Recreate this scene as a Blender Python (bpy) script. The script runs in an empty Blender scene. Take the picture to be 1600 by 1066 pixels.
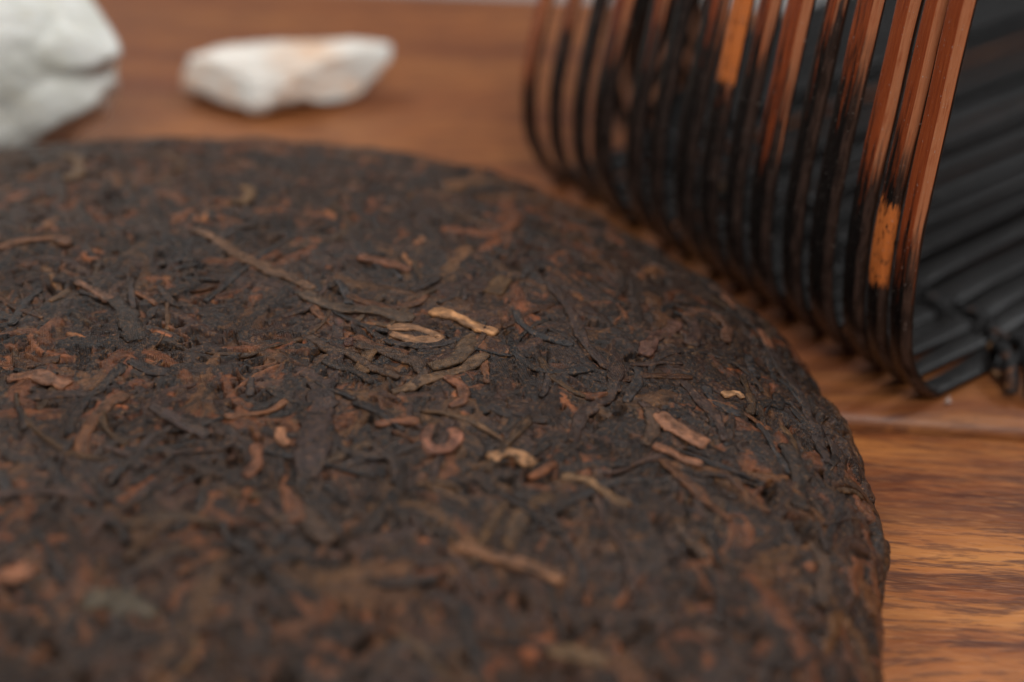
import bpy, math, random
import numpy as np
from math import radians as R_, sin, cos, pi
rng = np.random.default_rng(11)
random.seed(5)
MM = 0.001
sc = bpy.context.scene
COL = sc.collection

# ------------------------------------------------------------------ camera
PITCH = R_(33.0)
CAM_H = 0.130
FPX = 1600 * 50 / 36
cam_d = bpy.data.cameras.new('camera'); cam = bpy.data.objects.new('camera', cam_d); COL.objects.link(cam)
cam.location = (0, 0, CAM_H); cam.rotation_euler = (pi / 2 - PITCH, 0, 0)
cam_d.lens = 50; cam_d.sensor_width = 36; cam_d.clip_start = 0.005; cam_d.clip_end = 50
cam_d.dof.use_dof = True; cam_d.dof.focus_distance = 0.192; cam_d.dof.aperture_fstop = 7.5
cam_d.dof.aperture_blades = 0
sc.camera = cam

# ------------------------------------------------------------------ light
w = bpy.data.worlds.new('World'); sc.world = w; w.use_nodes = True
bg = w.node_tree.nodes['Background']
bg.inputs['Color'].default_value = (0.97, 0.98, 1.0, 1); bg.inputs['Strength'].default_value = 0.13

def area(name, loc, target, sx, sy, power, col):
    l = bpy.data.lights.new(name, 'AREA'); l.shape = 'RECTANGLE'; l.size = sx; l.size_y = sy
    l.energy = power; l.color = col
    o = bpy.data.objects.new(name, l); COL.objects.link(o)
    import mathutils
    o.location = loc
    d = mathutils.Vector(target) - mathutils.Vector(loc)
    o.rotation_euler = d.to_track_quat('-Z', 'Y').to_euler()
    return o
area('window_light', (0.02, -0.48, 0.95), (0.0, 0.2, 0.0), 0.45, 0.4, 7.8, (1.0, 0.985, 0.96))
area('back_window_light', (-0.62, 1.05, 1.05), (0.0, 0.2, 0.0), 0.45, 0.4, 6.5, (1.0, 0.985, 0.965))
area('side_window_light', (0.84, 0.70, 1.25), (0.0, 0.2, 0.0), 0.5, 0.4, 11.0, (0.96, 0.98, 1.0))

sc.view_settings.view_transform = 'Standard'; sc.view_settings.look = 'None'
sc.view_settings.exposure = 0.18; sc.view_settings.gamma = 1.0
sc.render.engine = 'CYCLES'
sc.cycles.max_bounces = 6

# ------------------------------------------------------------------ helpers
def ray(x, y):
    a = (x - 800) / FPX; b = (533 - y) / FPX
    return np.array([a, cos(PITCH) + b * sin(PITCH), -sin(PITCH) + b * cos(PITCH)])

def tag(o, label=None, cat=None, group=None, kind=None):
    if label: o['label'] = label
    if cat: o['category'] = cat
    if group: o['group'] = group
    if kind: o['kind'] = kind
    return o

def thing(name, loc, label, cat, group=None):
    o = bpy.data.objects.new(name, None); COL.objects.link(o); o.location = loc
    o.empty_display_size = 0.01
    return tag(o, label, cat, group)

def mesh_np(name, verts, faces, mat, parent=None, col=None, uv=None, smooth=True):
    """verts (n,3) metres, faces (m,4) or (m,3) int"""
    verts = np.asarray(verts, dtype=np.float32); faces = np.asarray(faces, dtype=np.int32)
    me = bpy.data.meshes.new(name)
    n, k = len(faces), faces.shape[1]
    me.vertices.add(len(verts)); me.vertices.foreach_set('co', verts.ravel())
    me.loops.add(n * k); me.loops.foreach_set('vertex_index', faces.ravel())
    me.polygons.add(n)
    me.polygons.foreach_set('loop_start', np.arange(0, n * k, k, dtype=np.int32))
    if smooth: me.polygons.foreach_set('use_smooth', np.ones(n, dtype=bool))
    me.update(calc_edges=True)
    if col is not None:
        at = me.attributes.new('leaf_colour', 'FLOAT_COLOR', 'POINT')
        c4 = np.ones((len(verts), 4), dtype=np.float32); c4[:, :3] = col
        at.data.foreach_set('color', c4.ravel())
    if uv is not None:
        at = me.attributes.new('surf', 'FLOAT_VECTOR', 'POINT')
        u3 = np.zeros((len(verts), 3), dtype=np.float32); u3[:, :uv.shape[1]] = uv
        at.data.foreach_set('vector', u3.ravel())
    me.materials.append(mat)
    o = bpy.data.objects.new(name, me); COL.objects.link(o)
    if parent: o.parent = parent
    return o

def vnoise(x, y, seed=0):
    """smooth value noise in [-1,1] at arrays x,y"""
    xi = np.floor(x).astype(np.int64); yi = np.floor(y).astype(np.int64)
    fx = x - xi; fy = y - yi
    fx = fx * fx * (3 - 2 * fx); fy = fy * fy * (3 - 2 * fy)
    def h(a, b):
        n = (a * 374761393 + b * 668265263 + seed * 1442695041) & 0xffffffff
        n = ((n ^ (n >> 13)) * 1274126177) & 0xffffffff
        n = n ^ (n >> 16)
        return (n & 0xffff) / 32767.5 - 1.0
    a = h(xi, yi); b = h(xi + 1, yi); c = h(xi, yi + 1); d = h(xi + 1, yi + 1)
    return (a * (1 - fx) + b * fx) * (1 - fy) + (c * (1 - fx) + d * fx) * fy

def fbm(x, y, seed=0, o=4):
    s = 0; a = 1; t = 0
    for i in range(o):
        s = s + a * vnoise(x * 2 ** i, y * 2 ** i, seed + i); t += a; a *= 0.55
    return s / t

class NT:
    def __init__(self, name):
        self.m = bpy.data.materials.new(name); self.m.use_nodes = True
        self.t = self.m.node_tree; self.b = self.t.nodes['Principled BSDF']
    def n(self, typ, **kw):
        nd = self.t.nodes.new(typ)
        for k, v in kw.items():
            if k.startswith('i_'):
                key = k[2:]
                key = int(key) if key.isdigit() else key.replace('_', ' ')
                nd.inputs[key].default_value = v
            else: setattr(nd, k, v)
        return nd
    def l(self, a, b): self.t.links.new(a, b)
    def math(self, op, a, b=None, clamp=False):
        nd = self.n('ShaderNodeMath', operation=op); nd.use_clamp = clamp
        for i, v in enumerate((a, b)):
            if v is None: continue
            if isinstance(v, (int, float)): nd.inputs[i].default_value = v
            else: self.l(v, nd.inputs[i])
        return nd.outputs[0]
    def mix(self, f, a, b, blend='MIX'):
        nd = self.n('ShaderNodeMix', data_type='RGBA', blend_type=blend)
        for s, v in ((0, f), (6, a), (7, b)):
            if isinstance(v, (int, float)): nd.inputs[s].default_value = v
            elif isinstance(v, tuple): nd.inputs[s].default_value = (*v, 1)
            else: self.l(v, nd.inputs[s])
        return nd.outputs[2]
    def ramp(self, f, stops):
        nd = self.n('ShaderNodeValToRGB'); e = nd.color_ramp.elements
        while len(e) < len(stops): e.new(0.5)
        for el, (p, c) in zip(e, stops):
            el.position = p; el.color = (*c, 1) if isinstance(c, tuple) else (c, c, c, 1)
        self.l(f, nd.inputs[0]); return nd.outputs[0]
    def noise(self, vec, scale, detail=4, rough=0.55, dist=0.0):
        nd = self.n('ShaderNodeTexNoise'); nd.inputs['Scale'].default_value = scale
        nd.inputs['Detail'].default_value = detail; nd.inputs['Roughness'].default_value = rough
        nd.inputs['Distortion'].default_value = dist
        self.l(vec, nd.inputs['Vector']); return nd.outputs[0]
    def mapping(self, vec, scale=(1, 1, 1), rot=(0, 0, 0), loc=(0, 0, 0)):
        nd = self.n('ShaderNodeMapping'); nd.inputs['Scale'].default_value = scale
        nd.inputs['Rotation'].default_value = rot; nd.inputs['Location'].default_value = loc
        self.l(vec, nd.inputs[0]); return nd.outputs[0]
    def bump(self, h, strength, dist, prev=None):
        nd = self.n('ShaderNodeBump'); nd.inputs['Strength'].default_value = strength
        nd.inputs['Distance'].default_value = dist; self.l(h, nd.inputs['Height'])
        if prev is not None: self.l(prev, nd.inputs['Normal'])
        return nd.outputs[0]
    def prop(self, name):
        nd = self.n('ShaderNodeAttribute', attribute_type='OBJECT', attribute_name=name)
        return nd.outputs['Fac']

# ------------------------------------------------------------------ materials
def mat_wood():
    t = NT('oiled acacia wood')
    tc = t.n('ShaderNodeTexCoord').outputs['Object']
    seed = t.prop('grain_seed')
    off = t.n('ShaderNodeCombineXYZ'); t.l(seed, off.inputs[2]); t.l(seed, off.inputs[1])
    ad = t.n('ShaderNodeVectorMath', operation='ADD'); t.l(tc, ad.inputs[0]); t.l(off.outputs[0], ad.inputs[1])
    v = ad.outputs[0]
    warp = t.noise(t.mapping(v, (6, 14, 14)), 1.0, 3, 0.5)
    sep = t.n('ShaderNodeSeparateXYZ'); t.l(v, sep.inputs[0])
    yy = t.math('ADD', sep.outputs[1], t.math('MULTIPLY', warp, 0.035))
    cmb = t.n('ShaderNodeCombineXYZ'); t.l(t.math('MULTIPLY', sep.outputs[0], 0.12), cmb.inputs[0]); t.l(yy, cmb.inputs[1]); t.l(sep.outputs[2], cmb.inputs[2])
    rings = t.noise(cmb.outputs[0], 95, 5, 0.6)
    c2 = t.n('ShaderNodeCombineXYZ'); t.l(sep.outputs[0], c2.inputs[0]); t.l(yy, c2.inputs[1]); t.l(sep.outputs[2], c2.inputs[2]); v0 = v; v = c2.outputs[0]
    broad = t.noise(t.mapping(v, (7, 28, 28)), 1.0, 3, 0.5, 0.6)
    fine = t.noise(t.mapping(v, (150, 1100, 1100)), 1.0, 5, 0.65)
    base = t.ramp(rings, [(0.34, (0.060, 0.013, 0.004)), (0.43, (0.200, 0.056, 0.014)), (0.54, (0.340, 0.120, 0.030)), (0.66, (0.430, 0.175, 0.046))])
    base = t.mix(t.ramp(broad, [(0.48, 0.0), (0.68, 0.42)]), base, (0.170, 0.056, 0.015))
    dark = t.ramp(t.noise(t.mapping(v, (9, 120, 120)), 1.0, 4, 0.6, 0.3), [(0.55, 0.0), (0.66, 0.5)])
    base = t.mix(dark, base, (0.055, 0.014, 0.006))
    lite = t.ramp(t.noise(t.mapping(v, (26, 260, 260), (0, 0, 0), (3, 1, 0)), 1.0, 4, 0.6, 0.4), [(0.50, 0.0), (0.64, 0.45)])
    base = t.mix(lite, base, (0.36, 0.115, 0.028))
    base = t.mix(t.ramp(fine, [(0.40, 0.65), (0.50, 0.0)]), base, (0.085, 0.026, 0.010))
    pore = t.noise(t.mapping(v, (70, 560, 560)), 1.0, 4, 0.6)
    base = t.mix(t.ramp(pore, [(0.55, 0.0), (0.62, 0.75)]), base, (0.07, 0.020, 0.009))
    # fine sanding scratches crossing the grain
    scr = t.noise(t.mapping(v0, (220, 3500, 100), (0, 0, R_(38))), 1.0, 2, 0.5)
    scr2 = t.noise(t.mapping(v0, (260, 3900, 100), (0, 0, R_(-52))), 1.0, 2, 0.5)
    s = t.math('MULTIPLY', t.math('ADD', scr, scr2), 0.5)
    base = t.mix(t.ramp(s, [(0.53, 0.0), (0.62, 0.30)]), base, (0.50, 0.21, 0.075))
    redm = t.prop('red_mix')
    base = t.mix(redm, base, t.mix(0.62, base, (0.15, 0.050, 0.023)))
    t.l(base, t.b.inputs['Base Color'])
    t.l(t.ramp(fine, [(0.3, 0.50), (0.7, 0.34)]), t.b.inputs['Roughness'])
    n1 = t.bump(fine, 0.35, 0.0003); n2 = t.bump(s, 0.25, 0.0002, n1)
    t.l(n2, t.b.inputs['Normal'])
    t.b.inputs['Specular IOR Level'].default_value = 0.3
    return t.m

def mat_leaf():
    t = NT('fermented tea leaf')
    a = t.n('ShaderNodeAttribute', attribute_type='GEOMETRY', attribute_name='leaf_colour').outputs['Color']
    sf = t.n('ShaderNodeAttribute', attribute_type='GEOMETRY', attribute_name='surf').outputs['Vector']
    tc = t.n('ShaderNodeTexCoord').outputs['Object']
    nz = t.noise(tc, 2100, 5, 0.7)
    nz2 = t.noise(tc, 900, 3, 0.6)
    speck = t.ramp(nz, [(0.53, 0.0), (0.66, 0.7)])
    c = t.mix(speck, a, t.mix(0.5, a, (0.34, 0.155, 0.055)))
    c = t.mix(1.0, c, t.ramp(nz2, [(0.34, 0.55), (0.66, 1.25)]), 'MULTIPLY')
    t.l(c, t.b.inputs['Base Color'])
    t.l(t.ramp(nz2, [(0.3, 0.27), (0.7, 0.50)]), t.b.inputs['Roughness'])
    t.b.inputs['Specular IOR Level'].default_value = 0.24
    # cloth imprint left by the pressing bag
    sp = t.n('ShaderNodeSeparateXYZ'); t.l(t.mapping(sf, (1, 1, 1), (0, 0, 0.5)), sp.inputs[0])
    k = 2 * pi / 0.42
    sx = t.math('SINE', t.math('MULTIPLY', sp.outputs[0], k)); sy = t.math('SINE', t.math('MULTIPLY', sp.outputs[1], k))
    weave = t.math('MULTIPLY', sx, sy)
    patch = t.ramp(t.noise(sf, 0.09, 2, 0.5), [(0.42, 0.0), (0.6, 1.0)])
    weave = t.math('MULTIPLY', weave, patch)
    h = t.math('ADD', t.math('MULTIPLY', weave, 0.30), nz)
    n1 = t.bump(nz2, 0.6, 0.0005); n2 = t.bump(h, 0.9, 0.0002, n1)
    t.l(n2, t.b.inputs['Normal'])
    return t.m

def mat_bamboo():
    t = NT('smoked bamboo')
    at = t.n('ShaderNodeAttribute', attribute_type='GEOMETRY', attribute_name='surf').outputs['Vector']
    sp = t.n('ShaderNodeSeparateXYZ'); t.l(at, sp.inputs[0])
    s, q, inner = sp.outputs[0], sp.outputs[1], sp.outputs[2]     # mm along, mm across, 1 on the inner half
    seed = t.prop('strip_seed')
    cmb = t.n('ShaderNodeCombineXYZ'); t.l(s, cmb.inputs[0]); t.l(q, cmb.inputs[1]); t.l(seed, cmb.inputs[2])
    v = cmb.outputs[0]
    long_ = t.noise(t.mapping(v, (0.045, 1.3, 7)), 1.0, 5, 0.6)
    mid = t.noise(t.mapping(v, (0.25, 1.6, 7)), 1.0, 4, 0.6)
    grain = t.noise(t.mapping(v, (0.18, 9.0, 7)), 1.0, 4, 0.6)
    brown = t.ramp(grain, [(0.28, (0.17, 0.030, 0.010)), (0.50, (0.29, 0.058, 0.017)), (0.72, (0.38, 0.092, 0.026))])
    # blackened low part: char height varies from strip to strip
    d = t.math('SUBTRACT', t.prop('char_height'), s)
    d = t.math('ADD', t.math('MULTIPLY', d, 0.045), t.math('MULTIPLY', t.math('SUBTRACT', long_, 0.5), 2.8))
    d = t.math('ADD', d, t.math('MULTIPLY', t.math('SUBTRACT', mid, 0.5), 1.0))
    char = t.ramp(t.math('ADD', d, 0.5), [(0.16, 0.0), (0.66, 1.0)])
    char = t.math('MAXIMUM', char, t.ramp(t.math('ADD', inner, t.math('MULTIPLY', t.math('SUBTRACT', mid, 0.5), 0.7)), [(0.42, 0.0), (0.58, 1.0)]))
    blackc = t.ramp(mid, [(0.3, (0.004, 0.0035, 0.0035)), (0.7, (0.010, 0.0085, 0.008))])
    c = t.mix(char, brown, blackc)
    bev = t.ramp(t.math('MULTIPLY', inner, -1.0), [(0.35, 0.0), (0.6, 1.0)])      # near outer bevel, coloured lighter than the skin
    edge_mask = t.ramp(t.math('ADD', mid, t.math('MULTIPLY', char, -0.16)), [(0.26, 0.2), (0.46, 1.0)])
    edgec = t.mix(t.math('MULTIPLY', char, 0.93), t.ramp(grain, [(0.3, (0.38, 0.125, 0.052)), (0.7, (0.50, 0.195, 0.092))]), (0.024, 0.021, 0.020))
    c = t.mix(t.math('MULTIPLY', bev, edge_mask), c, edgec)
    # rubbed through to bare orange bamboo
    e = t.math('MULTIPLY', t.math('SUBTRACT', t.noise(t.mapping(v, (0.22, 2.6, 7)), 1.0, 5, 0.7), 0.5), 13.0)
    se = t.math('ADD', s, e)
    lo = t.math('MULTIPLY', t.math('SUBTRACT', se, t.prop('bare_from')), 3.0, True)
    hi = t.math('MULTIPLY', t.math('SUBTRACT', t.prop('bare_to'), se), 3.0, True)
    pm = t.math('MULTIPLY', lo, hi)
    pm = t.math('MULTIPLY', pm, t.ramp(inner, [(0.4, 1.0), (0.5, 0.0)]))
    spots = t.ramp(t.noise(t.mapping(v, (0.6, 3.2, 3)), 1.0, 4, 0.65), [(0.57, 0.0), (0.62, 1.0)])
    pm = t.math('MULTIPLY', pm, t.math('SUBTRACT', 1.0, spots))
    bare = t.ramp(grain, [(0.3, (0.52, 0.135, 0.030)), (0.7, (0.68, 0.205, 0.052))])
    c = t.mix(pm, c, bare)
    dust = t.ramp(t.noise(t.mapping(v, (2.2, 4.5, 3)), 1.0, 2, 0.5), [(0.70, 0.0), (0.74, 0.8)])
    c = t.mix(dust, c, (0.42, 0.36, 0.32))
    t.l(c, t.b.inputs['Base Color'])
    rr = t.ramp(mid, [(0.3, 0.20), (0.7, 0.34)])
    rr = t.math('MAXIMUM', t.math('MULTIPLY', inner, 0.38), rr)
    t.l(rr, t.b.inputs['Roughness'])
    t.b.inputs['Specular IOR Level'].default_value = 0.26
    t.l(t.ramp(inner, [(0.3, 0.35), (0.5, 0.0)]), t.b.inputs['Coat Weight']); t.b.inputs['Coat Roughness'].default_value = 0.16
    n1 = t.bump(grain, 0.22, 0.0002); n2 = t.bump(mid, 0.25, 0.0003, n1)
    t.l(n2, t.b.inputs['Normal'])
    return t.m

def mat_cord():
    t = NT('black rattan binding')
    tc = t.n('ShaderNodeTexCoord').outputs['Object']
    n = t.noise(tc, 190, 3, 0.6); f = t.noise(tc, 900, 3, 0.6)
    c = t.ramp(n, [(0.60, (0.010, 0.009, 0.009)), (0.65, (0.10, 0.038, 0.016)), (0.70, (0.30, 0.16, 0.06))])
    t.l(c, t.b.inputs['Base Color']); t.b.inputs['Roughness'].default_value = 0.65; t.b.inputs['Specular IOR Level'].default_value = 0.25
    t.l(t.bump(f, 0.6, 0.0004), t.b.inputs['Normal'])
    return t.m

def mat_quartz(name, stain, tint, spot=None):
    t = NT(name)
    tc = t.n('ShaderNodeTexCoord').outputs['Object']
    n = t.noise(tc, 70, 4, 0.6, 0.5); n2 = t.noise(tc, 260, 3, 0.6)
    c = t.ramp(n, [(0.35, tint), (0.6, (0.76, 0.75, 0.70)), (0.75, (0.82, 0.81, 0.77))])
    if spot:
        vm = t.n('ShaderNodeVectorMath', operation='DISTANCE'); t.l(tc, vm.inputs[0]); vm.inputs[1].default_value = spot
        dd = t.math('ADD', t.math('MULTIPLY', vm.outputs['Value'], 110), t.math('MULTIPLY', t.math('SUBTRACT', n2, 0.5), 1.0))
        c = t.mix(t.ramp(dd, [(0.2, 0.62), (1.0, 0.0)]), c, stain)
    st = t.ramp(t.noise(tc, 120, 3, 0.6, 0.8), [(0.52, 0.0), (0.66, 0.5)])
    c = t.mix(st, c, stain)
    t.l(c, t.b.inputs['Base Color']); t.b.inputs['Roughness'].default_value = 0.42
    t.b.inputs['Subsurface Weight'].default_value = 0.35
    t.b.inputs['Subsurface Radius'].default_value = (0.004, 0.0035, 0.003)
    t.l(t.bump(n2, 0.5, 0.0012), t.b.inputs['Normal'])
    return t.m

def mat_plain(name, c, rough, nscale=300, var=0.15):
    t = NT(name)
    tc = t.n('ShaderNodeTexCoord').outputs['Object']
    n = t.noise(tc, nscale, 4, 0.6)
    t.l(t.mix(n, tuple(x * (1 - var) for x in c), tuple(x * (1 + var) for x in c)), t.b.inputs['Base Color'])
    t.b.inputs['Roughness'].default_value = rough
    t.l(t.bump(n, 0.3, 0.0005), t.b.inputs['Normal'])
    return t.m

WOOD = mat_wood(); LEAF = mat_leaf(); BAMBOO = mat_bamboo(); CORD = mat_cord()
CLOTH = mat_plain('grey table top', (0.26, 0.255, 0.25), 0.7, 400)

# ------------------------------------------------------------------ setting: grey table top under the board
v = []; f = []
tabv = [(-3, -1.5, -0.0205), (3, -1.5, -0.0205), (3, 4, -0.0205), (-3, 4, -0.0205)]
tb = mesh_np('tabletop', tabv, [(0, 1, 2, 3)], CLOTH)
tag(tb, 'matte grey table top reaching out behind the wooden board', kind='structure')

# ------------------------------------------------------------------ the wooden board
BYAW = R_(-7.0)
BX = np.array([cos(BYAW), sin(BYAW)]); BY = np.array([-sin(BYAW), cos(BYAW)])
seam = np.array([0.0659, 0.1763])                 # a point on the visible groove
board = thing('wooden_board', (seam[0], seam[1], -0.020), 'reddish brown wooden board of long planks lying under the tea cake', 'board')
board.rotation_euler = (0, 0, BYAW)
GAP = 0.0009
def plank(y0, y1, seed, red):
    # profile across (y,z): rounded arrises so that neighbours meet in a groove
    T = 0.020; c = 0.0026
    prof = [(y0 + GAP, 0), (y0 + GAP, T - c * 1.1)]
    for a in range(1, 5): prof.append((y0 + GAP + c * (1 - cos(a / 5 * pi / 2)), T - c * 1.1 * (1 - sin(a / 5 * pi / 2))))
    prof += [(y0 + GAP + c, T)]
    m = 40
    for i in range(1, m): prof.append((y0 + c + (y1 - y0 - 2 * c) * i / m, T))
    prof += [(y1 - GAP - c, T)]
    for a in range(4, 0, -1): prof.append((y1 - GAP - c * (1 - cos(a / 5 * pi / 2)), T - c * 1.1 * (1 - sin(a / 5 * pi / 2))))
    prof += [(y1 - GAP, T - c * 1.1), (y1 - GAP, 0)]
    xs = np.linspace(-0.55, 0.45, 41)
    V = np.array([(x, p[0], p[1] - (0.0 if j in (0, len(prof) - 1) else 0.00012 * (1 + vnoise(np.array([x * 20]), np.array([p[0] * 60]), seed)[0])))
                  for x in xs for j, p in enumerate(prof)])
    k = len(prof); F = []
    for i in range(len(xs) - 1):
        for j in range(k):
            j2 = (j + 1) % k
            F.append((i * k + j, (i + 1) * k + j, (i + 1) * k + j2, i * k + j2))
    o = mesh_np('plank', V, F, WOOD, board)
    o['grain_seed'] = float(seed) * 0.37; o['red_mix'] = red
    # end caps
    return o
edge_d = 0.1865
plank(-0.42, -0.235, 7, 0.1)
plank(-0.235, 0.0, 3, 0.0)
plank(0.0, edge_d, 5, 0.75)

# ------------------------------------------------------------------ the tea cake
CAKE = np.array([-58.0, 149.3])      # centre, mm
prof_pts = np.array([(0, 24.5), (30, 24.2), (50, 23.4), (66, 22.0), (78, 20.0), (87, 17.2), (93, 13.8), (97, 10.0), (98.6, 6.6), (98.0, 3.6), (95.5, 1.6), (90, 0.9), (80, 0.8), (60, 0.8)], float)
prof_pts[:, 0] *= 1.075
def catmull(P, n=24):
    out = []
    Q = np.vstack([2 * P[0] - P[1], P, 2 * P[-1] - P[-2]])
    for i in range(1, len(Q) - 2):
        p0, p1, p2, p3 = Q[i - 1], Q[i], Q[i + 1], Q[i + 2]
        for t in np.linspace(0, 1, n, endpoint=False):
            out.append(0.5 * ((2 * p1) + (-p0 + p2) * t + (2 * p0 - 5 * p1 + 4 * p2 - p3) * t * t + (-p0 + 3 * p1 - 3 * p2 + p3) * t ** 3))
    out.append(P[-1]); return np.array(out)
PC = catmull(prof_pts)
PS = np.concatenate([[0], np.cumsum(np.hypot(*np.diff(PC, axis=0).T))])
SMAX = PS[-1]
PT = np.gradient(PC, PS, axis=0); PT /= np.linalg.norm(PT, axis=1)[:, None]
def surf(X, Y, h):
    """param plane (mm) + height -> cake-local xyz (mm)"""
    s = np.hypot(X, Y); th = np.arctan2(Y, X)
    r = np.interp(s, PS, PC[:, 0]); z = np.interp(s, PS, PC[:, 1])
    tr = np.interp(s, PS, PT[:, 0]); tz = np.interp(s, PS, PT[:, 1])
    nr, nz = -tz, tr
    # slow bulges of the hand-pressed cake
    wob = 1.0 + 0.006 * np.sin(3 * th + 1.0) + 0.004 * np.sin(7 * th) + 0.003 * np.sin(13 * th + 2)
    wz = 0.55 * vnoise(X / 22, Y / 22, 91) * np.clip((SMAX - s) / 60, 0, 1)
    rr = (r + h * nr) * wob
    return np.stack([rr * np.cos(th), rr * np.sin(th), z + h * nz + wz], -1)
def px2param(px, py):
    """where the line of sight through a photograph point meets the cake's upper surface, as param coordinates"""
    d = ray(px, py); z = 21.0
    for _ in range(12):
        t = (z - CAM_H * 1000) / d[2]
        q = d * t; X = q[0] - CAKE[0]; Y = q[1] - CAKE[1]
        r = min(math.hypot(X, Y), 98.0)
        i = np.argmin(np.abs(PC[:200, 0] - r)); z = z * 0.5 + PC[i, 1] * 0.5
    s = PS[i]; k = s / max(math.hypot(X, Y), 1e-6)
    return np.array([X * k, Y * k])

def axis(segs):
    out = [segs[0][0]]
    for a, b, st in segs:
        n = max(1, int(round((b - a) / st))); out += list(a + (b - a) * np.arange(1, n + 1) / n)
    return np.array(out)
S = SMAX + 1
gx = axis([(-S, -66, 1.4), (-66, -40, 0.4), (-40, 134, 0.23), (134, S, 1.4)])
gy = axis([(-S, -56, 1.4), (-56, -16, 0.34), (-16, 58, 0.21), (58, 118, 0.34), (118, S, 1.4)])
GX, GY = np.meshgrid(gx, gy)
H = np.full(GX.shape, -1.9); H += 0.25 * fbm(GX / 1.6, GY / 1.6, 3)
C = np.empty(GX.shape + (3,)); C[:] = (0.012, 0.009, 0.008)
PAL = [  # (albedo, weight)
    ((0.014, 0.0110, 0.0105), 26), ((0.023, 0.0155, 0.0135), 24), ((0.038, 0.0205, 0.0155), 15), ((0.021, 0.0185, 0.0185), 12),
    ((0.072, 0.0370, 0.0180), 9), ((0.130, 0.0490, 0.0210), 9), ((0.110, 0.0550, 0.0240), 4), ((0.200, 0.0760, 0.0320), 3.2), ((0.32, 0.145, 0.060), 1.0)]
THIN = [np.array(c) for c in ((0.020, 0.0145, 0.0130), (0.034, 0.0200, 0.0160), (0.055, 0.0260, 0.0170), (0.090, 0.0390, 0.0200), (0.130, 0.0560, 0.0260), (0.040, 0.0270, 0.0180), (0.026, 0.0200, 0.0180))]
PW = np.array([p[1] for p in PAL], float); PW /= PW.sum()
def pick():
    c = np.array(PAL[rng.choice(len(PAL), p=PW)][0]); return c * rng.uniform(0.8, 1.25)
def path(x, y, L, ang, curl, n):
    """gently or strongly curling centre line"""
    st = L / n; pts = [(x, y)]; k = curl; w = rng.normal(0, 0.10)
    for i in range(n):
        ang += k * st + rng.normal(0, 0.09); k += w * 0.02
        x += cos(ang) * st; y += sin(ang) * st; pts.append((x, y))
    return np.array(pts)
def stamp(pts, hw, base, hh, col, flat=0.6, seed=0, ridge=0.12, streak=0.35):
    m = hw * 1.4
    x0, y0 = pts.min(0) - m; x1, y1 = pts.max(0) + m
    i0, i1 = np.searchsorted(gx, (x0, x1)); j0, j1 = np.searchsorted(gy, (y0, y1))
    if i1 - i0 < 2 or j1 - j0 < 2: return
    X = GX[j0:j1, i0:i1]; Y = GY[j0:j1, i0:i1]
    best = np.full(X.shape, 1e9); U = np.zeros(X.shape); D = np.zeros(X.shape)
    acc = 0.0
    for a, b in zip(pts[:-1], pts[1:]):
        dx, dy = b - a; L2 = dx * dx + dy * dy + 1e-9; L = math.sqrt(L2)
        px, py = X - a[0], Y - a[1]
        t = np.clip((px * dx + py * dy) / L2, 0, 1)
        ex, ey = px - t * dx, py - t * dy
        d2 = ex * ex + ey * ey
        c = d2 < best
        best[c] = d2[c]; U[c] = (acc + t * L)[c]; D[c] = (px * dy - py * dx)[c] / L
        acc += L
    tot = acc; d = np.sqrt(best)
    u = U / tot
    wl = hw * (0.78 + 0.30 * vnoise(U / 2.2 + seed, U * 0 + seed, 5)) * np.clip(np.minimum(u, 1 - u) * 7 + 0.45, 0, 1)
    wl = wl + 0.26 * hw * vnoise(X * 1.4, Y * 1.4, seed & 255) + 0.09 * vnoise(X * 3.1, Y * 3.1, seed & 127)
    e = d / np.maximum(wl, 0.05)
    m_ = e < 1
    if not m_.any(): return
    prof = np.sqrt(np.clip(1 - e ** (2 / flat if flat < 1 else 2), 0, 1))
    rg = ridge * np.sin(D / hw * 5.0 + 1.5 * vnoise(U / 3, D, seed & 63) + seed) + 0.10 * fbm(U / 1.2, D / 0.35, seed & 127, 3)
    h = base + hh * prof + rg * prof * (0.6 if hw > 1 else 0.4) + 0.22 * vnoise(U / 3.5 + seed, D * 0, 8)
    sub = H[j0:j1, i0:i1]
    up = m_ & (h > sub)
    sub[up] = h[up]
    cs = 1 + streak * fbm(U / 2.0 + seed, D / 0.22, seed & 255, 3) * 1.6
    cs *= 1 - 0.25 * np.clip((e - 0.75) * 4, 0, 1)
    cc = col[None, None, :] * np.clip(cs, 0.35, 2.2)[..., None]
    dk = np.clip(0.25 + 1.7 * fbm(U / 2.6 + seed, D / 0.7, (seed + 9) & 255, 3), 0, 1)[..., None] * 0.6
    cc = cc * (1 - dk) + dk * np.array([0.024, 0.0175, 0.0150])
    C[j0:j1, i0:i1][up] = cc[up]

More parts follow.
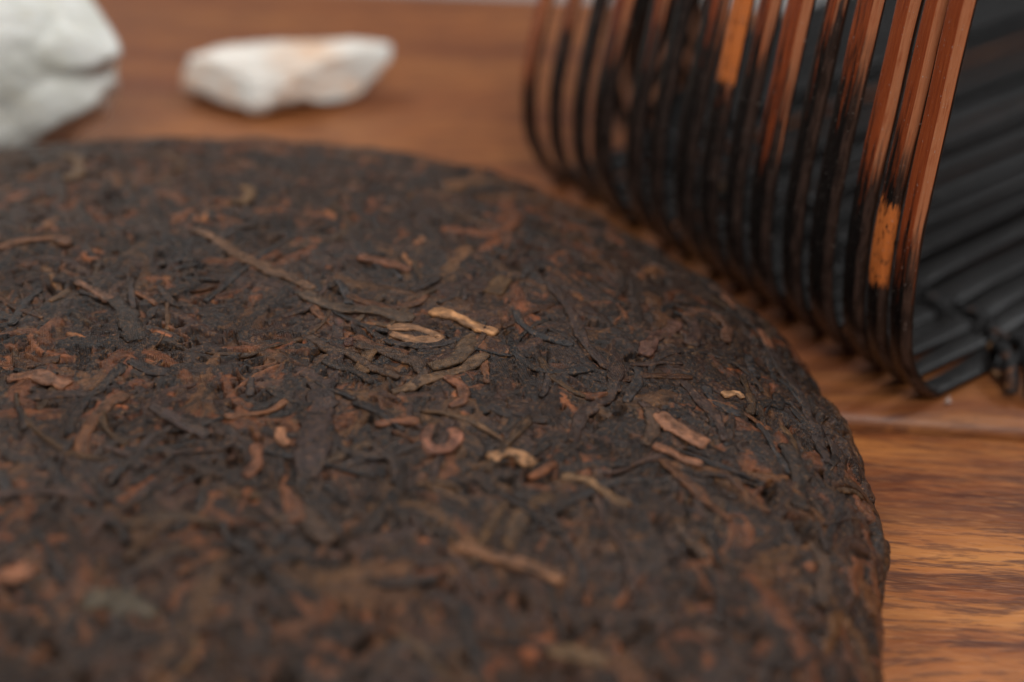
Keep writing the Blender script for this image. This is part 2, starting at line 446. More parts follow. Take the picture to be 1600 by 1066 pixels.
def flake(x, y, rx, ry, ang, base, col, seed):
    m = max(rx, ry) * 1.25
    i0, i1 = np.searchsorted(gx, (x - m, x + m)); j0, j1 = np.searchsorted(gy, (y - m, y + m))
    if i1 - i0 < 2 or j1 - j0 < 2: return
    X = GX[j0:j1, i0:i1] - x; Y = GY[j0:j1, i0:i1] - y
    a = X * cos(ang) + Y * sin(ang); b = -X * sin(ang) + Y * cos(ang)
    e = np.hypot(a / rx, b / ry) + 0.22 * fbm(X / 1.8 + seed, Y / 1.8, seed & 255, 3)
    m_ = e < 1
    vein = 0.06 * np.sin((a - np.abs(b) * 0.9) / 0.55) - 0.16 * np.exp(-(b / 0.25) ** 2)
    h = base + 0.34 * np.sqrt(np.clip(1 - e ** 4, 0, 1)) + vein + 0.22 * fbm(X / 3.5 + seed, Y / 3.5, seed & 127, 3)
    sub = H[j0:j1, i0:i1]; up = m_ & (h > sub)
    sub[up] = h[up]
    cs = np.clip(1 + 0.7 * fbm(a / 1.8 + seed, b / 0.4, seed & 255, 3), 0.4, 2)
    dk = np.clip(0.35 + 1.7 * fbm(X / 2.0 + seed, Y / 2.0, (seed + 9) & 255, 3), 0, 1)[..., None] * 0.85
    C[j0:j1, i0:i1][up] = (col * cs[..., None] * (1 - dk) + dk * np.array([0.024, 0.0175, 0.0150]))[up]

def pt_in():
    while True:
        x = rng.uniform(-70, 130) if rng.random() < 0.86 else rng.uniform(-S, 130)
        y = rng.uniform(-50, 128) if rng.random() < 0.86 else rng.uniform(-S, S)
        if math.hypot(x, y) < SMAX: return x, y
for k in range(650):                                   # broad torn leaves
    x, y = pt_in(); rim = math.hypot(x, y) > 89
    flake(x, y, rng.uniform(3, 8), rng.uniform(1.6, 3.6), rng.uniform(0, pi), rng.uniform(-1.2, -0.45 if not rim else -0.2), pick(), int(rng.integers(1, 9999)))
def swirl(x, y):                                       # leaves tend to lie in eddies
    return 2.2 * vnoise(np.array([x / 30.]), np.array([y / 30.]), 44)[0] * pi
for k in range(5600):
    x, y = pt_in(); rim = math.hypot(x, y) > 92
    L = float(np.clip(rng.lognormal(2.38, 0.45), 3, 34)); hw = float(np.clip(rng.lognormal(-0.06, 0.38), 0.38, 2.4))
    th = math.atan2(y, x)
    ang = swirl(x, y) + rng.normal(0, 0.75)
    if rim: ang = th + pi / 2 + rng.normal(0, 0.5)
    curl = rng.normal(0, 0.09) if rng.random() < 0.85 else rng.choice([-1, 1]) * rng.uniform(0.25, 0.6)
    P = path(x, y, L, ang, curl, max(4, int(L / 1.6)))
    top = rng.uniform(-1.15, 0.25) + (0.25 if rim else 0)
    col = pick(); col = col * min(1.0, (0.13 if hw * L > 10 else 0.3) / col[0])
    stamp(P, hw, top - 0.25, min(0.32 + 0.42 * hw, 1.0), col, flat=rng.uniform(0.3, 0.75), seed=int(rng.integers(1, 9999)))
for k in range(3400):                                  # thin broken strands woven over the rest
    x, y = pt_in(); rim = math.hypot(x, y) > 92
    L = rng.uniform(3, 15); hw = rng.uniform(0.24, 0.55)
    ang = swirl(x, y) + rng.normal(0, 0.8)
    if rim: ang = math.atan2(y, x) + pi / 2 + rng.normal(0, 0.6)
    P = path(x, y, L, ang, rng.normal(0, 0.12), max(4, int(L / 1.4)))
    c = THIN[rng.integers(len(THIN))] * rng.uniform(0.7, 1.3)
    stamp(P, hw, rng.uniform(-0.75, 0.15), 0.48, c, flat=0.8, seed=int(rng.integers(1, 9999)), ridge=0.02)
for k in range(1800):                                  # crumbs and broken bits
    x, y = pt_in()
    L = rng.uniform(0.8, 3.4); hw = rng.uniform(0.22, 0.6)
    P = path(x, y, L, rng.uniform(0, 2 * pi), rng.normal(0, 0.25), 3)
    stamp(P, hw, rng.uniform(-0.35, 0.15), 0.32, pick() * rng.uniform(0.9, 1.5), flat=0.7, seed=int(rng.integers(1, 9999)), ridge=0.03)
H = np.where(H > 0.15, 0.15 + (H - 0.15) * 0.65, H)    # flattened by the press
rs = np.hypot(GX, GY)
edge = np.clip((rs - 86) / 18, 0, 1) * np.clip((SMAX - rs) / 10, 0, 1)
H += edge * 0.95 * fbm(GX / 5.5, GY / 5.5, 71, 3)       # looser, lumpier rim
C *= (1 + 0.20 * fbm(GX / 9, GY / 9, 77, 3))[..., None]
H += 0.10 * fbm(GX / 0.9, GY / 0.9, 55, 3) * (H > -1.6)
fuzz = np.clip(fbm(GX / 0.55, GY / 0.9, 56, 3) * 1.6 + 0.15 + 1.2 * fbm(GX / 7, GY / 7, 57, 2), 0, 1)[..., None]
H += 0.35 * fbm(GX / 11, GY / 11, 59, 2)
C = C * (1 - 0.18 * fuzz) + 0.18 * fuzz * (C * 1.2 + np.array([0.052, 0.026, 0.010]))
warm = np.clip(0.5 + 0.9 * fbm(GX / 16, GY / 16, 78, 3), 0, 1)[..., None]
C *= 0.78 * np.array([1.06, 0.98, 0.93])
C *= (1 + warm * (np.array([1.30, 1.03, 0.88]) - 1))

cake = thing('tea_cake', (CAKE[0] * MM, CAKE[1] * MM, 0), 'big round cake of dark compressed tea leaves lying on the wooden board', 'tea cake')
inside = rs <= SMAX
ny, nx = GX.shape
idx = -np.ones(GX.shape, dtype=np.int64); idx[inside] = np.arange(inside.sum())
Vc = surf(GX[inside], GY[inside], H[inside]) * MM
q = np.stack([idx[:-1, :-1], idx[:-1, 1:], idx[1:, 1:], idx[1:, :-1]], -1).reshape(-1, 4)
q = q[(q >= 0).all(1)]
body = mesh_np('pressed_leaf', Vc, q, LEAF, cake, col=C[inside], uv=np.stack([GX[inside], GY[inside]], -1))
tag(body, kind='stuff')

# smoothed height lookup for the leaves lying on top
def hs(x, y, r=1):
    i = int(np.clip(np.searchsorted(gx, x), 3, nx - 4)); j = int(np.clip(np.searchsorted(gy, y), 3, ny - 4))
    return float(np.percentile(H[j - r * 3:j + r * 3 + 1, i - r * 3:i + r * 3 + 1], 60))

def leaf_part(P, hw, hh, col, lift=0.0, twist=0.0, taper=(0.72, 0.72), fork=False):
    """one whole leaf: a rolled ribbon lying on the cake, its lower half sunk into it"""
    P = np.asarray(P, float)
    d = np.concatenate([[0], np.cumsum(np.hypot(*np.diff(P, axis=0).T))]); L = d[-1]
    n = int(np.clip(L / 0.45, 8, 60))
    t = np.linspace(0, L, n); X = np.interp(t, d, P[:, 0]); Y = np.interp(t, d, P[:, 1])
    if n > 8:
        for _ in range(2):
            X[1:-1] = (X[:-2] + 2 * X[1:-1] + X[2:]) / 4; Y[1:-1] = (Y[:-2] + 2 * Y[1:-1] + Y[2:]) / 4
    tx = np.gradient(X); ty = np.gradient(Y); l = np.hypot(tx, ty) + 1e-9; nxx, nyy = -ty / l, tx / l
    hb = np.array([hs(a, b) for a, b in zip(X, Y)])
    hb = np.convolve(np.pad(hb, 3, mode='edge'), np.ones(7) / 7, 'valid')
    sd = int(rng.integers(1, 9999)); u = t / L
    wv = hw * (0.85 + 0.25 * vnoise(t / 2.5 + sd, t * 0, 3)) * np.clip(taper[0] + u * 5, 0, 1) * np.clip(taper[1] + (1 - u) * 5, 0, 1)
    K = 12
    a = 2 * pi * np.arange(K) / K; ca, sa = np.cos(a)[None, :], np.sin(a)[None, :]
    tt = t[:, None]; wc = wv[:, None]
    crease = 1 - 0.42 * np.maximum(0, sa) * np.exp(-((ca - 0.25 * np.sin(tt * 0.5 + sd)) / 0.28) ** 2)
    jit = 1 + 0.20 * vnoise(tt * 1.1 + sd, ca * 2 + sa * 0.7 + tt * 0, 17) + 0.10 * vnoise(tt * 2.9 + sd, ca * 3 + tt * 0, 18)
    off = ca * wc * jit
    zz = np.abs(sa) ** 0.55 * np.sign(sa) * hh * crease * jit * (0.5 + 0.5 * np.minimum(1, wc / hw))
    zz = zz + twist * np.sin(tt * 0.6 + sd) * ca * hh
    V = np.stack([X[:, None] + nxx[:, None] * off, Y[:, None] + nyy[:, None] * off, hb[:, None] + lift + zz], -1).reshape(-1, 3)
    st = np.clip(1 + 0.95 * fbm(tt / 1.6 + sd, ca * 5.0 + tt * 0, 9, 3), 0.35, 2.0)
    CC = (np.asarray(col)[None, None, :] * st[..., None]).reshape(-1, 3)
    dk = np.clip(fbm(tt / 3.0 + sd, ca * 1.2 + tt * 0, 12, 2) * 2.0, 0, 1).reshape(-1, 1)
    CC = CC * (1 - 0.55 * dk) + 0.55 * dk * np.array([0.035, 0.024, 0.018])
    CC = list(CC); UV = list(V[:, :2])
    V = np.array(V)
    # rounded ends
    W = surf(V[:, 0], V[:, 1], V[:, 2])
    F = []
    for i in range(n - 1):
        for k in range(K):
            k2 = (k + 1) % K; F.append((i * K + k, i * K + k2, (i + 1) * K + k2, (i + 1) * K + k))
    c0 = W[:K].mean(0); c1 = W[-K:].mean(0)
    W = np.vstack([W, c0, c1]); CC += [CC[0], CC[-1]]; UV += [UV[0], UV[-1]]
    a0, a1 = len(W) - 2, len(W) - 1
    for k in range(0, K):
        k2 = (k + 1) % K
        F.append((a0, k2, k, k)); F.append((a1, (n - 1) * K + k, (n - 1) * K + k2, (n - 1) * K + k2))
    F = np.array(F)
    me_f = [tuple(dict.fromkeys(x)) for x in F.tolist()]
    me = bpy.data.meshes.new('tea_leaf'); me.from_pydata((W * MM).tolist(), [], me_f)
    me.polygons.foreach_set('use_smooth', np.ones(len(me_f), dtype=bool))
    at = me.attributes.new('leaf_colour', 'FLOAT_COLOR', 'POINT')
    c4 = np.ones((len(W), 4), dtype=np.float32); c4[:, :3] = np.array(CC); at.data.foreach_set('color', c4.ravel())
    at = me.attributes.new('surf', 'FLOAT_VECTOR', 'POINT')
    u3 = np.zeros((len(W), 3), dtype=np.float32); u3[:, :2] = np.array(UV); at.data.foreach_set('vector', u3.ravel())
    me.materials.append(LEAF); me.update()
    o = bpy.data.objects.new('tea_leaf', me); COL.objects.link(o); o.parent = cake
    return o

DK = (0.030, 0.021, 0.017); BR = (0.060, 0.034, 0.022); RD = (0.16, 0.060, 0.030); TN = (0.34, 0.170, 0.080); OR = (0.42, 0.20, 0.085); OL = (0.088, 0.050, 0.027)
hero = [  # photograph points, half width mm, half height mm, colour, lift, label
    ([(668, 487), (700, 496), (735, 512), (768, 528)], 1.05, 0.55, OR, 0.35, 'pale orange stalk'),
    ([(478, 526), (510, 546), (550, 562), (590, 582), (622, 596)], 0.85, 0.55, BR, 0.45, None),
    ([(600, 512), (640, 508), (688, 526), (640, 530), (610, 520)], 1.0, 0.35, (0.26, 0.13, 0.065), 0.2, None),
    ([(520, 500), (535, 520), (546, 545)], 0.85, 0.5, (0.075, 0.032, 0.024), 0.3, None),
    ([(548, 545), (600, 552), (650, 568), (662, 590), (640, 605)], 1.1, 0.5, BR, 0.25, None),
    ([(735, 520), (722, 545), (715, 565), (670, 578)], 1.3, 0.5, OL, 0.3, None),
    ([(505, 592), (498, 640), (488, 700), (482, 750)], 2.3, 0.55, (0.034, 0.020, 0.017), 0.1, 'long dark stalk'),
    ([(528, 500), (522, 560), (512, 600)], 1.3, 0.4, (0.040, 0.022, 0.018), 0.0, None),
    ([(500, 572), (540, 578), (570, 590), (575, 602)], 0.75, 0.45, DK, 0.3, None),
    ([(760, 560), (720, 578), (680, 590), (640, 605), (610, 620)], 1.0, 0.5, (0.11, 0.060, 0.032), 0.3, None),
    ([(690, 588), (720, 612), (722, 635), (700, 645)], 0.9, 0.45, RD, 0.25, None),
    ([(588, 668), (620, 664), (655, 666)], 0.9, 0.5, RD, 0.3, 'reddish leaf stub'),
    ([(668, 672), (662, 695), (680, 712), (706, 706), (714, 690), (706, 678)], 0.9, 0.5, (0.20, 0.078, 0.045), 0.35, 'small reddish curled leaf'),
    ([(772, 722), (785, 710), (805, 708), (826, 716), (832, 730)], 1.1, 0.5, TN, 0.35, 'tan crescent shaped leaf'),
    ([(1018, 650), (1035, 665), (1060, 680), (1100, 697)], 1.5, 0.45, (0.30, 0.130, 0.070), 0.35, 'reddish brown torn leaf'),
    ([(1014, 700), (1040, 710), (1065, 722), (1092, 730)], 0.75, 0.5, (0.30, 0.125, 0.065), 0.4, None),
    ([(1002, 640), (1012, 672), (1004, 700)], 0.95, 0.45, BR, 0.25, None),
    ([(850, 450), (885, 500), (910, 550), (950, 575), (960, 610)], 1.0, 0.5, (0.038, 0.022, 0.018), 0.3, None),
    ([(960, 570), (945, 620), (905, 645), (895, 690)], 1.1, 0.55, (0.046, 0.026, 0.02), 0.3, None),
    ([(1000, 560), (1015, 535), (1040, 520), (1052, 508)], 1.3, 0.6, (0.10, 0.045, 0.032), 0.3, None),
    ([(1055, 495), (1085, 490), (1110, 498), (1130, 520), (1125, 540)], 1.0, 0.5, (0.13, 0.058, 0.034), 0.3, None),
    ([(1070, 500), (1080, 525), (1072, 545)], 1.2, 0.6, (0.055, 0.03, 0.024), 0.3, None),
    ([(1060, 600), (1080, 625), (1105, 650), (1125, 690)], 0.9, 0.5, (0.05, 0.028, 0.022), 0.3, None),
    ([(1120, 622), (1140, 620), (1150, 628)], 0.7, 0.4, TN, 0.3, None),
    ([(1270, 648), (1272, 668), (1275, 685)], 1.1, 0.5, RD, 0.3, None),
    ([(1215, 540), (1230, 590), (1265, 640), (1300, 690), (1325, 730)], 1.2, 0.6, (0.036, 0.024, 0.021), 0.4, 'dark strand along the rim'),
    ([(1195, 520), (1215, 525), (1222, 545)], 1.0, 0.5, RD, 0.3, None),
    ([(1130, 458), (1150, 468), (1185, 480)], 1.0, 0.5, RD, 0.3, None),
    ([(1215, 700), (1240, 740), (1245, 800)], 1.4, 0.5, DK, 0.3, None),
    ([(440, 755), (452, 785), (460, 815)], 1.2, 0.5, RD, 0.3, None),
    ([(442, 672), (440, 690), (455, 700)], 0.9, 0.5, (0.28, 0.12, 0.06), 0.3, None),
    ([(400, 700), (398, 730), (386, 752)], 0.9, 0.5, RD, 0.3, None),
    ([(360, 318), (385, 318), (395, 300), (375, 295)], 0.9, 0.5, (0.15, 0.08, 0.035), 0.35, 'curled tan leaf'),
    ([(100, 285), (125, 275), (122, 250), (95, 248)], 1.2, 0.5, (0.14, 0.075, 0.035), 0.35, None),
    ([(305, 360), (340, 380), (385, 405), (430, 430), (490, 455)], 1.3, 0.5, (0.13, 0.065, 0.035), 0.3, 'long brown leaf'),
    ([(470, 460), (520, 480), (590, 490), (640, 500)], 1.3, 0.45, (0.075, 0.045, 0.028), 0.2, None),
    ([(560, 405), (600, 412), (640, 428)], 1.0, 0.45, RD, 0.3, None),
    ([(0, 905), (30, 908), (50, 890)], 1.4, 0.6, (0.28, 0.11, 0.055), 0.4, None),
    ([(130, 945), (180, 942), (240, 958)], 1.8, 0.5, (0.075, 0.058, 0.038), 0.3, None),
    ([(720, 850), (770, 872), (830, 888), (880, 905)], 1.1, 0.6, (0.22, 0.10, 0.05), 0.4, 'brown stalk'),
    ([(855, 1015), (890, 1012), (945, 1030)], 1.3, 0.5, (0.15, 0.085, 0.042), 0.35, None),
    ([(880, 740), (920, 752), (960, 780), (985, 795)], 0.9, 0.5, (0.17, 0.09, 0.042), 0.3, None),
    ([(835, 750), (855, 738), (870, 725)], 0.9, 0.5, (0.20, 0.07, 0.03), 0.3, None),
    ([(430, 820), (470, 800), (520, 850)], 1.3, 0.5, BR, 0.3, None),
    ([(1060, 820), (1085, 850), (1110, 880)], 1.0, 0.5, BR, 0.3, None),
    ([(1270, 850), (1290, 900), (1300, 960)], 1.2, 0.55, BR, 0.4, None),
    ([(240, 640), (280, 660), (320, 682)], 1.0, 0.5, (0.055, 0.035, 0.03), 0.35, None),
    ([(20, 600), (60, 598), (110, 612)], 1.4, 0.5, (0.20, 0.085, 0.045), 0.3, None),
    ([(120, 445), (150, 455), (175, 470)], 0.9, 0.5, (0.14, 0.065, 0.038), 0.3, None),
    ([(0, 400), (40, 390), (90, 380), (110, 385)], 1.0, 0.5, (0.14, 0.06, 0.03), 0.3, None),
    ([(180, 470), (200, 500), (215, 540)], 1.6, 0.5, DK, 0.2, None),
]
for pts, hw, hh, col, lift, lab in hero:
    P = np.array([px2param(*p) for p in pts])
    o = leaf_part(P, hw, hh * 0.68, np.array(col) * 0.92, lift * 0.45)
    if lab: o['label'] = lab
cnt = len(hero)
while cnt < 298:
    px, py = rng.uniform(0, 1400), rng.uniform(240, 1060) if rng.random() < 0.5 else rng.uniform(420, 780)
    Q = px2param(px, py)
    if math.hypot(*Q) > 120: continue
    rim = math.hypot(*Q) > 92
    L = float(np.clip(rng.lognormal(2.2, 0.45), 4, 26)); hw = float(np.clip(rng.lognormal(-0.42, 0.30), 0.36, 1.5))
    ang = swirl(*Q) + rng.normal(0, 0.8)
    if rim: ang = math.atan2(Q[1], Q[0]) + pi / 2 + rng.normal(0, 0.45)
    curl = rng.normal(0, 0.06) if rng.random() < 0.82 else rng.choice([-1, 1]) * rng.uniform(0.10, 0.20)
    P = path(Q[0], Q[1], L, ang, curl, max(4, int(L / 1.5)))
    col = pick(); col = col * min(1.0, rng.choice([0.045, 0.07, 0.13], p=[0.45, 0.35, 0.2]) / col[0])
    leaf_part(P, hw, rng.uniform(0.22, 0.36), col * rng.uniform(0.9, 1.25), rng.uniform(-0.10, 0.10), rng.uniform(0, 0.5))
    cnt += 1

# ------------------------------------------------------------------ bent bamboo strip mat
YAW = R_(53)
U3 = np.array([sin(YAW), cos(YAW), 0.0]); V3 = np.array([-U3[1], U3[0], 0.0])
P15 = np.array([68.7, 185.4, 0.0])
mat_ = thing('bamboo_strip_rack', (P15[0] * MM, P15[1] * MM, 0), 'rack of dark smoked bamboo strips bent upright beside the tea cake, bound with black cord', 'bamboo rack')
mat_.rotation_euler = (0, 0, math.atan2(U3[1], U3[0]))      # local x = along the strips, local y = along the row
near = np.array([(0, 1.0), (-4.5, 2.0), (-8.6, 6.0), (-11.5, 10.5), (-13.2, 16), (-14.3, 23), (-14.7, 32), (-14.2, 42), (-13.3, 52), (-12.6, 61), (-11.9, 68), (-10.5, 75), (-5, 88), (7, 100), (25, 107), (50, 110), (90, 110), (135, 108)], float)  # upper points of both profiles: unseen arch shaped to shade the floor strips
far = np.array([(0, 1.0), (-3.5, 1.9), (-6.6, 5.2), (-9.3, 9.8), (-10.8, 14.5), (-11.2, 20), (-10.8, 26), (-9.2, 33), (-7.2, 40), (-5.0, 47), (-2.0, 56), (3, 67), (11, 78), (25, 88), (45, 94), (70, 96), (100, 96), (135, 95)], float)
top_px = [836, 883, 925, 960, 1020, 1055, 1104, 1148, 1190, 1238, 1292, 1348, 1404, 1448, 1491]
wid_px = [27, 24, 24, 40, 33, 31, 40, 36, 36, 43, 37, 48, 42, 39, 42]
char_h = [30, 42, 90, 46, 52, 62, 60, 52, 58, 46, 62, 60, 44, 50, 34]
bare = {7: (46.5, 68.0), 13: (28.5, 41.5)}
Cam = np.array([0, 0, CAM_H * 1000])
for k in list(range(15)) + [-1, -2, -3, -4, -5, -6]:
    fk = max(k, 0) / 14.0
    e_ = max(-k, 0)                                     # the row turns a corner behind the first strip
    tpl = far * (1 - fk) + near * fk
    tpl = tpl + np.array([10.0 * e_ + (16.0 if e_ else 0.0), 0.0])
    # where along the row: sight line at photograph height y=70 meets the ruled sheet of this strip's bend
    d = ray(top_px[max(k, 0)], 70); z = 45.0
    for _ in range(30):
        u = np.interp(z, tpl[:, 1], tpl[:, 0])
        n = U3; t = (u - np.dot(Cam - P15, n)) / np.dot(d, n)
        z = 0.5 * z + 0.5 * (Cam + d * t)[2]
    hit = Cam + d * t; v0 = float(np.dot(hit - P15, V3)); depth = t
    if e_: v0 = ROWV + 5.6 * e_
    px = wid_px[k] if not e_ else 34
    th = 1.55 + 0.25 * random.random()
    W = max(2.7, min(4.2, 0.94 * (px * depth / FPX - 0.8 * th) / 0.6))
    jit = random.uniform(-0.35, 0.35)
    pathp = [(178 + random.uniform(-5, 5), 1.0), (135, 1.0 + random.uniform(0, 0.5)), (60 + 8 * e_ + (10 if e_ else 0), 1.0 + random.uniform(0, 0.5)), ((24 if not e_ else 40) + 10 * e_, 1.0)] + [(u + jit * min(1, z / 20), z) for u, z in tpl]
    C2 = catmull(np.array(pathp), 9)
    al = np.concatenate([[0], np.cumsum(np.hypot(*np.diff(C2, axis=0).T))])
    zero = al[np.argmin(np.abs(C2[:, 0] - 10.0 * e_ - (16.0 if e_ else 0.0)) + np.abs(C2[:, 1] - 1.0) * 2)]
    T2 = np.gradient(C2, al, axis=0); T2 /= np.linalg.norm(T2, axis=1)[:, None]
    N2 = np.stack([-T2[:, 1], T2[:, 0]], 1) * -1.0      # check below: should point outward (down / away from the inside)
    if N2[0, 1] > 0: N2 *= -1
    # cross-section: outer skin slightly crowned, near corner broadly rounded; (across, out, across_mm, inner)
    hwid, ht = W / 2, th / 2
    sec = []
    def arc(cx, cy, r, a0, a1, m, inner):
        for i in range(m + 1):
            a = a0 + (a1 - a0) * i / m; sec.append((cx + r * cos(a), cy + r * sin(a), inner))
    bw = min(1.1, W * 0.32)
    arc(hwid - 0.4, ht - 0.4, 0.4, 0, pi / 2, 3, 0.0)              # far outer corner
    sec += [(hwid * 0.3, ht + 0.04, 0.0), (-hwid * 0.25, ht + 0.04, 0.0), (-(hwid - bw - 0.05), ht, 0.0),
            (-(hwid - bw), ht - 0.03, -1.0), (-(hwid - bw * 0.5), ht - 0.36, -1.0), (-(hwid - 0.06), ht - 0.84, -1.0),
            (-hwid, ht - 0.92, 1.0), (-hwid, -(ht - 0.3), 1.0), (-(hwid - 0.1), -(ht - 0.1), 1.0), (-(hwid - 0.3), -ht, 1.0), (-hwid * 0.5, -ht - 0.10, 1.0), (0, -ht - 0.16, 1.0), (hwid * 0.5, -ht - 0.10, 1.0)]
    arc(hwid - 0.25, -(ht - 0.25), 0.25, 1.5 * pi, 2 * pi, 3, 1.0)
    m = len(sec); n = len(C2)
    VV = np.zeros((n * m, 3)); UVs = np.zeros((n * m, 3))
    sway = 0.25 * np.array([vnoise(np.array([a / 35.0 + k * 7]), np.array([0.5]), 31)[0] for a in al])
    wv = 1 + 0.05 * np.array([vnoise(np.array([a / 12.0 + k * 3]), np.array([1.5]), 32)[0] for a in al])
    flo = np.clip((C2[:, 0] - 2 - 10 * e_) / 12, 0, 1) * (C2[:, 1] < 8)
    wfl = 1 + 0.30 * flo * min(1.0, 4.3 / W)
    fan = 0.0
    roll = random.uniform(-0.16, 0.16)
    lift = 1.15 * np.clip((C2[:, 0] - (26 if e_ else 14) - 10 * e_) / 14, 0, 1) ** 1.5 * (C2[:, 1] < 8)
    for j, (a, b, inn) in enumerate(sec):
        VV[j::m, 0] = C2[:, 0] + N2[:, 0] * b
        VV[j::m, 1] = v0 + a * wv * wfl + sway + fan
        VV[j::m, 2] = C2[:, 1] + N2[:, 1] * b + lift + a * roll * flo * 0.8
        UVs[j::m, 0] = al - zero; UVs[j::m, 1] = a + (2.0 if b < 0 else 0); UVs[j::m, 2] = inn
    F = [(i * m + j, (i + 1) * m + j, (i + 1) * m + (j + 1) % m, i * m + (j + 1) % m) for i in range(n - 1) for j in range(m)]
    o = mesh_np('bamboo_strip', VV * MM, F, BAMBOO, mat_, uv=UVs)
    o['strip_seed'] = k * 1.7 + 0.3
    o['char_height'] = float(char_h[k]) if not e_ else 300.0
    lo, hi = bare.get(k, (-500.0, -499.0)); o['bare_from'] = lo; o['bare_to'] = hi
    if k in bare: o['label'] = 'strip rubbed bare to bright orange'
    ROWV = v0 if k == 0 else ROWV
    # added blackened strips under the gaps, standing in for the deep shade there
    u0 = (15 if k > 11 else 2.5) + 10 * e_; vv = v0 - 3.1
    xs = np.linspace(u0, 182, 30); V2 = []
    for x_ in xs:
        wl_ = 1.2 + 0.8 * min(1, max(0, (x_ - 14 - 10 * e_) / 12))
        sw = 0.3 * vnoise(np.array([x_ / 30.0 + k * 5]), np.array([2.5]), 33)[0]
        for (a, b) in ((-wl_, 0.15), (-wl_, 0.85), (-wl_ + 0.3, 1.1), (wl_ - 0.3, 1.1), (wl_, 0.85), (wl_, 0.15)): V2.append((x_, vv + a + sw, b))
    F2 = [(i * 6 + j, (i + 1) * 6 + j, (i + 1) * 6 + (j + 1) % 6, i * 6 + (j + 1) % 6) for i in range(29) for j in range(6)]
    if k != 14:
        V2 = np.array(V2); uvb = np.stack([V2[:, 0], V2[:, 1] - vv, np.ones(len(V2))], -1)
        o2 = mesh_np('gap_shade_strip', (V2 + np.array([0, 0, 0])) * MM, F2, BAMBOO, mat_, uv=uvb)
        o2['strip_seed'] = k * 2.3 + 40.0; o2['char_height'] = 400.0; o2['bare_from'] = -500.0; o2['bare_to'] = -499.0

# cord lashed across the strips lying on the board
def tube(name, pts, r, mat, parent, K=8, flat=1.0):
    P = catmull(np.array(pts, float), 5); n = len(P)
    T = np.gradient(P, axis=0); T /= np.linalg.norm(T, axis=1)[:, None] + 1e-9
    up = np.array([0.13, 0.2, 1.0]); V = []
    for i in range(n):
        a = np.cross(T[i], up); a /= np.linalg.norm(a) + 1e-9; b = np.cross(a, T[i])
        for k in range(K):
            g = 2 * pi * k / K; V.append(P[i] + r * (a * cos(g) + b * sin(g) * flat))
    F = [(i * K + k, i * K + (k + 1) % K, (i + 1) * K + (k + 1) % K, (i + 1) * K + k) for i in range(n - 1) for k in range(K)]
    return mesh_np(name, np.array(V) * MM, F, mat, parent)
def row_u(px, py):
    d = ray(px, py); t = (2.5 - 130) / d[2]; q = Cam + d * t - P15
    return float(np.dot(q, U3)), float(np.dot(q, V3))
cu = np.mean([row_u(*p)[0] for p in ((1470, 465), (1515, 482), (1555, 510), (1590, 535))])
print('cord u', cu, [row_u(*p) for p in ((1265, 340), (1470, 465), (1590, 535), (1560, 560), (1545, 630))])
cu = 18.0
for off, ph in ((-1.1, 0), (1.1, pi)):
    pts = [(cu + off, v, 2.2 + 0.8 * sin(v / 6.2 * pi + ph)) for v in np.arange(-3, ROWV + 4, 3.1)]
    tube('binding_cord', pts, 0.62, CORD, mat_)
for j in range(15):                                     # wraps between the strips
    v = 0.4 + j * 6.6
    pts = [(cu - 2.6, v - 1.0, 1.8), (cu - 1.6, v - .6, 3.2), (cu + 0.4, v + .2, 3.7), (cu + 1.9, v + .8, 3.0), (cu + 2.4, v + 1.0, 1.6)]
    tube('cord_wrap', pts, 0.55, CORD, mat_)
# knotted loops of cord at the near edge
tube('cord_knot', [(13, 1, 2.6), (11.5, -1.5, 4.6), (9.5, -4.2, 4.6), (7.5, -6.6, 3.0), (6.5, -7.6, 1.2)], 1.15, CORD, mat_)
tube('cord_knot', [(17, 0, 2.8), (15, -3.0, 5.0), (12, -6.4, 4.6), (9.4, -9.0, 2.8), (8.5, -10.0, 1.2)], 1.15, CORD, mat_)
tube('cord_knot', [(19, -1.5, 3.2), (19.5, -4.5, 4.2), (17, -8.6, 3.2), (13.4, -11, 1.4), (8, -12.5, 1.2)], 1.1, CORD, mat_)
tube('cord_knot', [(8.5, -3.2, 1.2), (12, -4.2, 3.4), (16.5, -4.0, 5.6), (20, -5, 3.4), (22, -7, 1.2)], 1.1, CORD, mat_)

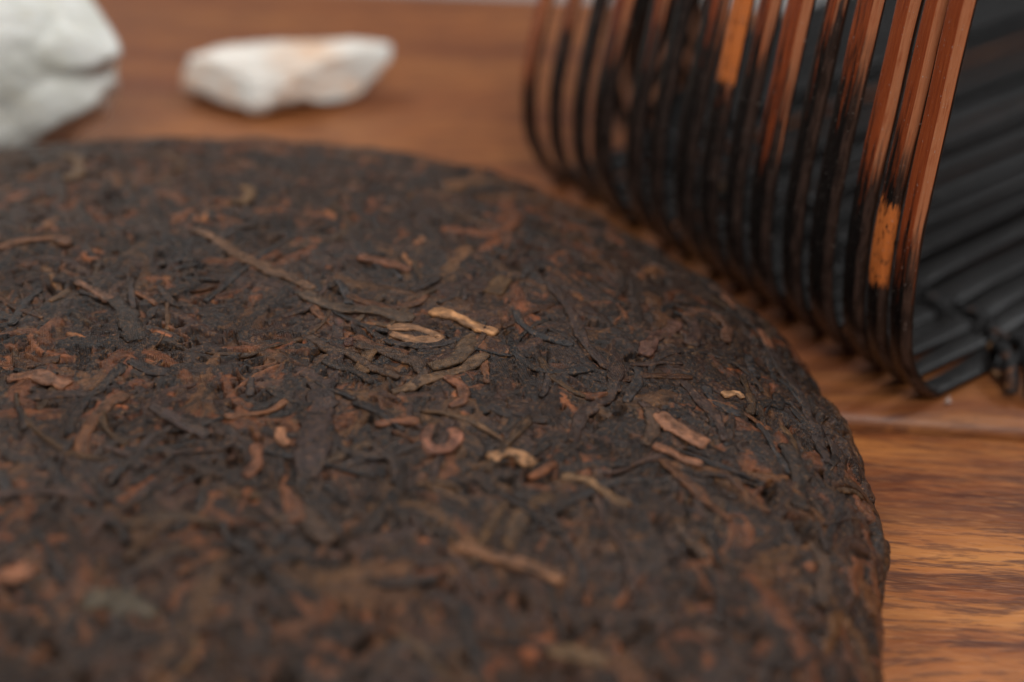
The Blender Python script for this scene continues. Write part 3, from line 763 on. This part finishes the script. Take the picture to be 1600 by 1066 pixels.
# ------------------------------------------------------------------ quartz stones behind the cake
def rock(name, loc, lobes, planes, seed, mat, label, amp=0.9):
    """lobes: (centre, radii) ellipsoids in mm, blended by a radial maximum; planes cut facets"""
    import bmesh
    bm = bmesh.new(); bmesh.ops.create_icosphere(bm, subdivisions=6, radius=1.0)
    D = np.array([v.co[:] for v in bm.verts]); D /= np.linalg.norm(D, axis=1)[:, None]
    Rr = np.zeros(len(D))
    for c, r in lobes:
        c = np.array(c, float); r = np.array(r, float)
        a = (D / r) @ (D / r).T if False else ((D / r) ** 2).sum(1)
        b = -2 * ((D / r) * (c / r)).sum(1); cc = ((c / r) ** 2).sum() - 1
        disc = b * b - 4 * a * cc; ok = disc > 0
        t = np.where(ok, (-b + np.sqrt(np.maximum(disc, 0))) / (2 * a), 0)
        Rr = np.maximum(Rr, t)
    for n_, dd in planes:
        n_ = np.array(n_, float); n_ /= np.linalg.norm(n_); dn = D @ n_
        Rr = np.where(dn > 0.05, np.minimum(Rr, dd / np.maximum(dn, 0.05)), Rr)
    P = D * Rr[:, None]
    r2 = random.Random(seed)
    for _ in range(26):                                   # small chipped facets
        n_ = np.array([r2.gauss(0, 1) for _ in range(3)]); n_ /= np.linalg.norm(n_)
        pr = P @ n_; top = pr.max(); cut = top * r2.uniform(0.86, 0.97)
        ov = np.maximum(pr - cut, 0); P -= (ov * 0.85)[:, None] * n_
    nz = fbm(P[:, 0] / 4 + seed, P[:, 1] / 4 + P[:, 2] / 3, seed, 4)
    P += D * (nz * amp)[:, None]
    P[:, 2] = np.maximum(P[:, 2], P[:, 2].min() * 0.92)
    P[:, 2] -= P[:, 2].min()
    for v, p in zip(bm.verts, P): v.co = p * MM
    me = bpy.data.meshes.new(name); bm.to_mesh(me); bm.free()
    me.polygons.foreach_set('use_smooth', np.ones(len(me.polygons), dtype=bool)); me.materials.append(mat)
    o = bpy.data.objects.new(name, me); COL.objects.link(o); o.location = loc
    return o
Q1 = mat_quartz('milky quartz', (0.62, 0.58, 0.47), (0.60, 0.595, 0.53))
Q2 = mat_quartz('stained quartz', (0.72, 0.40, 0.20), (0.74, 0.66, 0.58), spot=(0.004, -0.001, 0.011))
s1 = rock('quartz_stone', (-0.1070, 0.2740, 0), [((0, 0, 0), (26, 21, 23)), ((16, -3, 4), (14, 13, 8)), ((-12, 0, 8), (16, 16, 18)), ((-6, -10, -9), (21, 14, 15)), ((12, -5, -6), (15, 14, 13))], [((0.7, -0.1, 0.72), 22.5)], 3, Q1, '', 0.45)
tag(s1, 'large pale greenish white rough stone at the far left behind the tea cake', 'stone')
s2 = rock('quartz_stone', (-0.0510, 0.302, 0), [((0, 0, 0), (22, 9.5, 6.4)), ((-13, 1.0, -0.5), (18, 5.0, 3.6)), ((-19, 1.5, -1), (15.5, 3.2, 2.6)), ((14, 3.0, 2.2), (15, 5.5, 4.2)), ((-5, -4.5, -1.0), (12, 7.0, 5.0)), ((-6, -8, -2), (6, 5, 4))], [((0.15, -0.35, 0.9), 7.0), ((0.1, 0.7, 0.6), 9.5), ((-0.5, -0.8, 0.35), 11.5), ((0.55, -0.8, 0.2), 9.0)], 8, Q2, '', 0.8)
s2.scale = (1.17, 1.0, 1.0)
tag(s2, 'small flat white stone with an orange stain lying alone behind the tea cake', 'stone')

# ------------------------------------------------------------------ a fleck of pale lint by the strips
d = ray(1482, 624); t = (0.8 - 130) / d[2]; q = (Cam + d * t)
V = []; F = []
lv = random.Random(2)
for i in range(14):
    a = lv.uniform(0, 2 * pi); el = lv.uniform(0.0, 1.3); L = lv.uniform(0.5, 1.3); wd = 0.11
    dx = np.array([cos(a) * cos(el), sin(a) * cos(el), sin(el)]); sd = np.cross(dx, (0.3, 0.2, 1)); sd /= np.linalg.norm(sd); uu = np.cross(dx, sd)
    b = len(V); c0 = np.array([lv.uniform(-.2, .2), lv.uniform(-.2, .2), 0.0])
    for e, ww in ((0, wd), (0.5, wd * 0.9), (1, 0.03)):
        cc = c0 + dx * L * e + np.array([0, 0, 0.15 * sin(e * 3)])
        for g in range(3): V.append(cc + ww * (sd * cos(g * 2.094) + uu * sin(g * 2.094)))
    for s_ in range(2):
        for g in range(3): F.append((b + s_ * 3 + g, b + s_ * 3 + (g + 1) % 3, b + s_ * 3 + 3 + (g + 1) % 3, b + s_ * 3 + 3 + g))
lint = mesh_np('lint_fleck', np.array(V) * MM, F, mat_plain('pale fibre', (0.6, 0.5, 0.45), 0.8, 900))
lint.location = (q[0] * MM, q[1] * MM, 0.0001)
tag(lint, 'tiny tuft of pale lint on the board below the nearest bamboo strip', 'lint')
